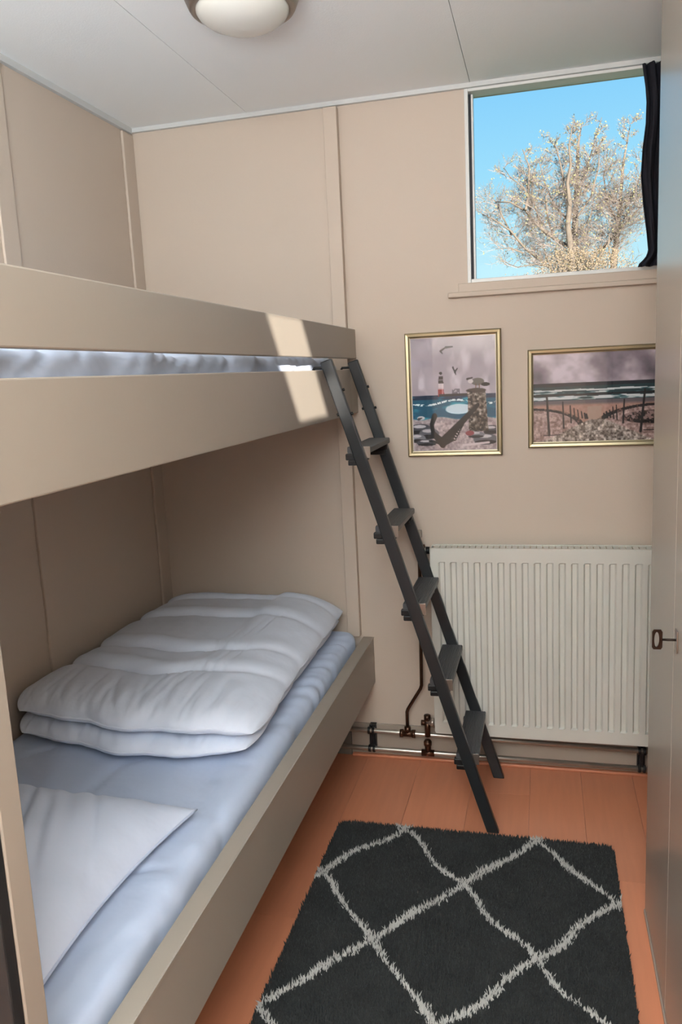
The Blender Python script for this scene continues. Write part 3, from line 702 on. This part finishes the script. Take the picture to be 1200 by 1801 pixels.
def picture(name, label, cx, cz, w, h, art, fw=.0175):
    o = thing(name, label, 'picture', (cx, YB-.001, cz), 'gold framed beach pictures')
    y0, y1 = -.019, -.001
    # four mitred frame sides with a stepped profile
    prof = [(0, y1), (0, y0+.004), (.004, y0), (fw-.006, y0+.001), (fw-.003, y0+.006), (fw, y0+.007), (fw, y1)]
    cs = [(-w/2, -h/2, 1, 1), (w/2, -h/2, -1, 1), (w/2, h/2, -1, -1), (-w/2, h/2, 1, -1)]
    for i in range(4):
        a, b = cs[i], cs[(i+1) % 4]; V = []; n = len(prof)
        for c in (a, b):
            for (d, y) in prof: V.append((c[0]+c[2]*d, y, c[1]+c[3]*d))
        F = [(k, (k+1) % n, (k+1) % n+n, k+n) for k in range(n)]+[tuple(range(n)), tuple(reversed(range(n, 2*n)))]
        pydata('frame_side', V, F, M_gold, o)
    pr = painted('art_print', w-2*fw+.004, h-2*fw+.004, art, o); pr.location = (0, -.0085, 0)
    boxes('backing', [(-w/2+.004, w/2-.004, -.0075, -.001, -h/2+.004, h/2-.004)], M_seal, o)
    boxes('glass', [(-w/2+fw-.001, w/2-fw+.001, -.0115, -.0105, -h/2+fw-.001, h/2-fw+.001)], M_pglass, o)
    return o
picture('framed_picture', 'upright gold-framed picture of a lighthouse, anchor and gulls', -.292, 1.327, .318, .414, art_anchor())
picture('framed_picture', 'wide gold-framed picture of posts leading down to a beach', .160, 1.300, .418, .318, art_beach())

# ============================================================ ceiling lamp
cx, cy = -.668, 1.900
lamp = thing('ceiling_lamp', 'round flush ceiling lamp with opal glass and brushed metal rim', 'lamp', (cx, cy, H))
lathe('metal_rim', [(.100, -.001), (.128, -.001), (.134, -.006), (.134, -.012), (.124, -.036), (.120, -.042), (.112, -.044), (.106, -.040), (.104, -.030)], M_nickel, lamp)
lathe('opal_shade', [(.108, -.036), (.107, -.046), (.100, -.056), (.085, -.067), (.062, -.077), (.035, -.083), (.0, -.085)], M_opal, lamp)
for a in (-.25, 1.9, 4.0):
    c = Vector((math.cos(a)*.132, math.sin(a)*.132, -.016)); tube('screw', [c, c+Vector((math.cos(a)*.008, math.sin(a)*.008, -.001))], .005, M_nickel, lamp, 8)

# ============================================================ wardrobe
wd = thing('wardrobe', 'glossy cream built-in wardrobe with a key in its door', 'wardrobe', (.25, 1.0, 0))
def wb(name, x0, x1, y0, y1, z0, z1, m=M_ward, bev=.0015): return boxes(name, [(x0-.25, x1-.25, y0-1.0, y1-1.0, z0, z1)], m, wd, bevel=bev)
wb('carcass', .274, XR-.002, .25, 1.985, 0, H-.002)
wb('shadow_gap', .2685, .2738, .26, 1.975, .012, H-.006, M_gap)
wb('fixed_panel', .250, .268, 1.634, 1.985, .004, H-.002)
d1 = wb('door', .250, .268, .951, 1.6285, .012, H-.004)
d2 = wb('door', .250, .268, .25, .947, .012, H-.004)
wb('plinth', .246, .250, .25, 1.975, 0, .012)
esc = boxes('escutcheon', [(-.0025, 0, 1.578-1.0, 1.602-1.0, .847, .891)], M_nickel, d1, bevel=.0008)
key = thing('door_key', 'small dark key sticking out of the wardrobe lock', 'key', (.250, 1.590, .871))
tube('shaft', [(.004, 0, 0), (-.028, 0, 0)], .0024, mat('dark_key_metal', lin(58, 48, 42), .35, metal=.9), key)
bm = bmesh.new()
outer = [(-.033, -.020), (-.057, -.020), (-.057, .020), (-.033, .020)]
N = 24; ring = []
V = []; F = []
for yy in (-.0013, .0013):
    for k in range(N):
        a = 2*math.pi*(k+.5)/N; c, s = math.cos(a), math.sin(a); m = max(abs(c)/.012, abs(s)/.020)
        V.append((-.0365+c/m*.80, yy, s/m))
    for k in range(N):
        a = 2*math.pi*(k+.5)/N; V.append((-.0375+.0045*math.cos(a), yy, .0155*math.sin(a)))
bm.free()
for k in range(N):
    j = (k+1) % N
    F += [(k, j, N+j, N+k), (2*N+k, 3*N+k, 3*N+j, 2*N+j), (k, 2*N+k, 2*N+j, j), (N+k, N+j, 3*N+j, 3*N+k)]
pydata('bow', V, F, MATS['dark_key_metal'], key)

# ============================================================ rug
rug = thing('rug', 'shaggy charcoal rug with a white diamond lattice', 'rug', (-.217, 1.50, 0))
RW0, RW1, RH0, RH1 = -.632, .194, .60, 2.252
boxes('backing', [(RW0+.006+.217, RW1-.006+.217, RH0-1.5, RH1-.006-1.5, .0005, .006)], M_seal, rug, bevel=.002)
s = .0038
gx, gy = np.meshgrid(np.arange(RW0, RW1, s), np.arange(RH0, RH1, s)); P0 = np.stack([gx.ravel(), gy.ravel()], -1); P0 += rng.uniform(-.5, .5, P0.shape)*s*1.3
# rounded corners
cxr = np.clip(P0[:, 0], RW0+.03, RW1-.035); cyr = np.clip(P0[:, 1], RH0+.03, RH1-.035)
P0 = P0[np.hypot(P0[:, 0]-cxr, P0[:, 1]-cyr) < .034]
N = len(P0)
wob = rng.normal(0, 1, (N, 2))
gxx = P0[:, 0]-RW0; gyy = P0[:, 1]
u = (P0[:, 0]+.425+.008*np.sin(P0[:, 1]*31))/.401; v = (P0[:, 1]-2.232+.008*np.sin(P0[:, 0]*37))/.496
da = np.abs((u+v)-np.round(u+v)); db = np.abs((u-v)-np.round(u-v))
white = (da*.31 < .0045+.003*rng.normal(0, 1, N)) | (db*.31 < .0056+.0042*rng.normal(0, 1, N))
def tufts(P, hgt, rad, name, m, lean):
    n = len(P); ang = rng.uniform(0, 2*math.pi, n); L = rng.uniform(.75, 1.15, n)*hgt
    ld = rng.normal(0, lean, (n, 2)); V = np.zeros((n, 4, 3))
    for k in range(3):
        a = ang+k*2*math.pi/3; V[:, k, 0] = P[:, 0]+rad*np.cos(a)+.217; V[:, k, 1] = P[:, 1]+rad*np.sin(a)-1.5; V[:, k, 2] = .004
    V[:, 3, 0] = P[:, 0]+ld[:, 0]+.217; V[:, 3, 1] = P[:, 1]+ld[:, 1]-1.5; V[:, 3, 2] = .004+L
    b = np.arange(n)[:, None]*4; F = np.concatenate([b+[0, 1, 3], b+[1, 2, 3], b+[2, 0, 3]])
    me = bpy.data.meshes.new(name); me.vertices.add(n*4); me.vertices.foreach_set('co', V.reshape(-1))
    me.loops.add(len(F)*3); me.loops.foreach_set('vertex_index', F.reshape(-1).astype(np.int32)); me.polygons.add(len(F))
    me.polygons.foreach_set('loop_start', (np.arange(len(F))*3).astype(np.int32)); me.update(calc_edges=True); me.validate()
    o = link(name, me, m, rug); o['kind'] = 'stuff'
tufts(P0[~white], .014, .0034, 'pile', M_pile, .0028)
tufts(P0[white], .0175, .0042, 'lattice_pile', M_pilew, .0045)
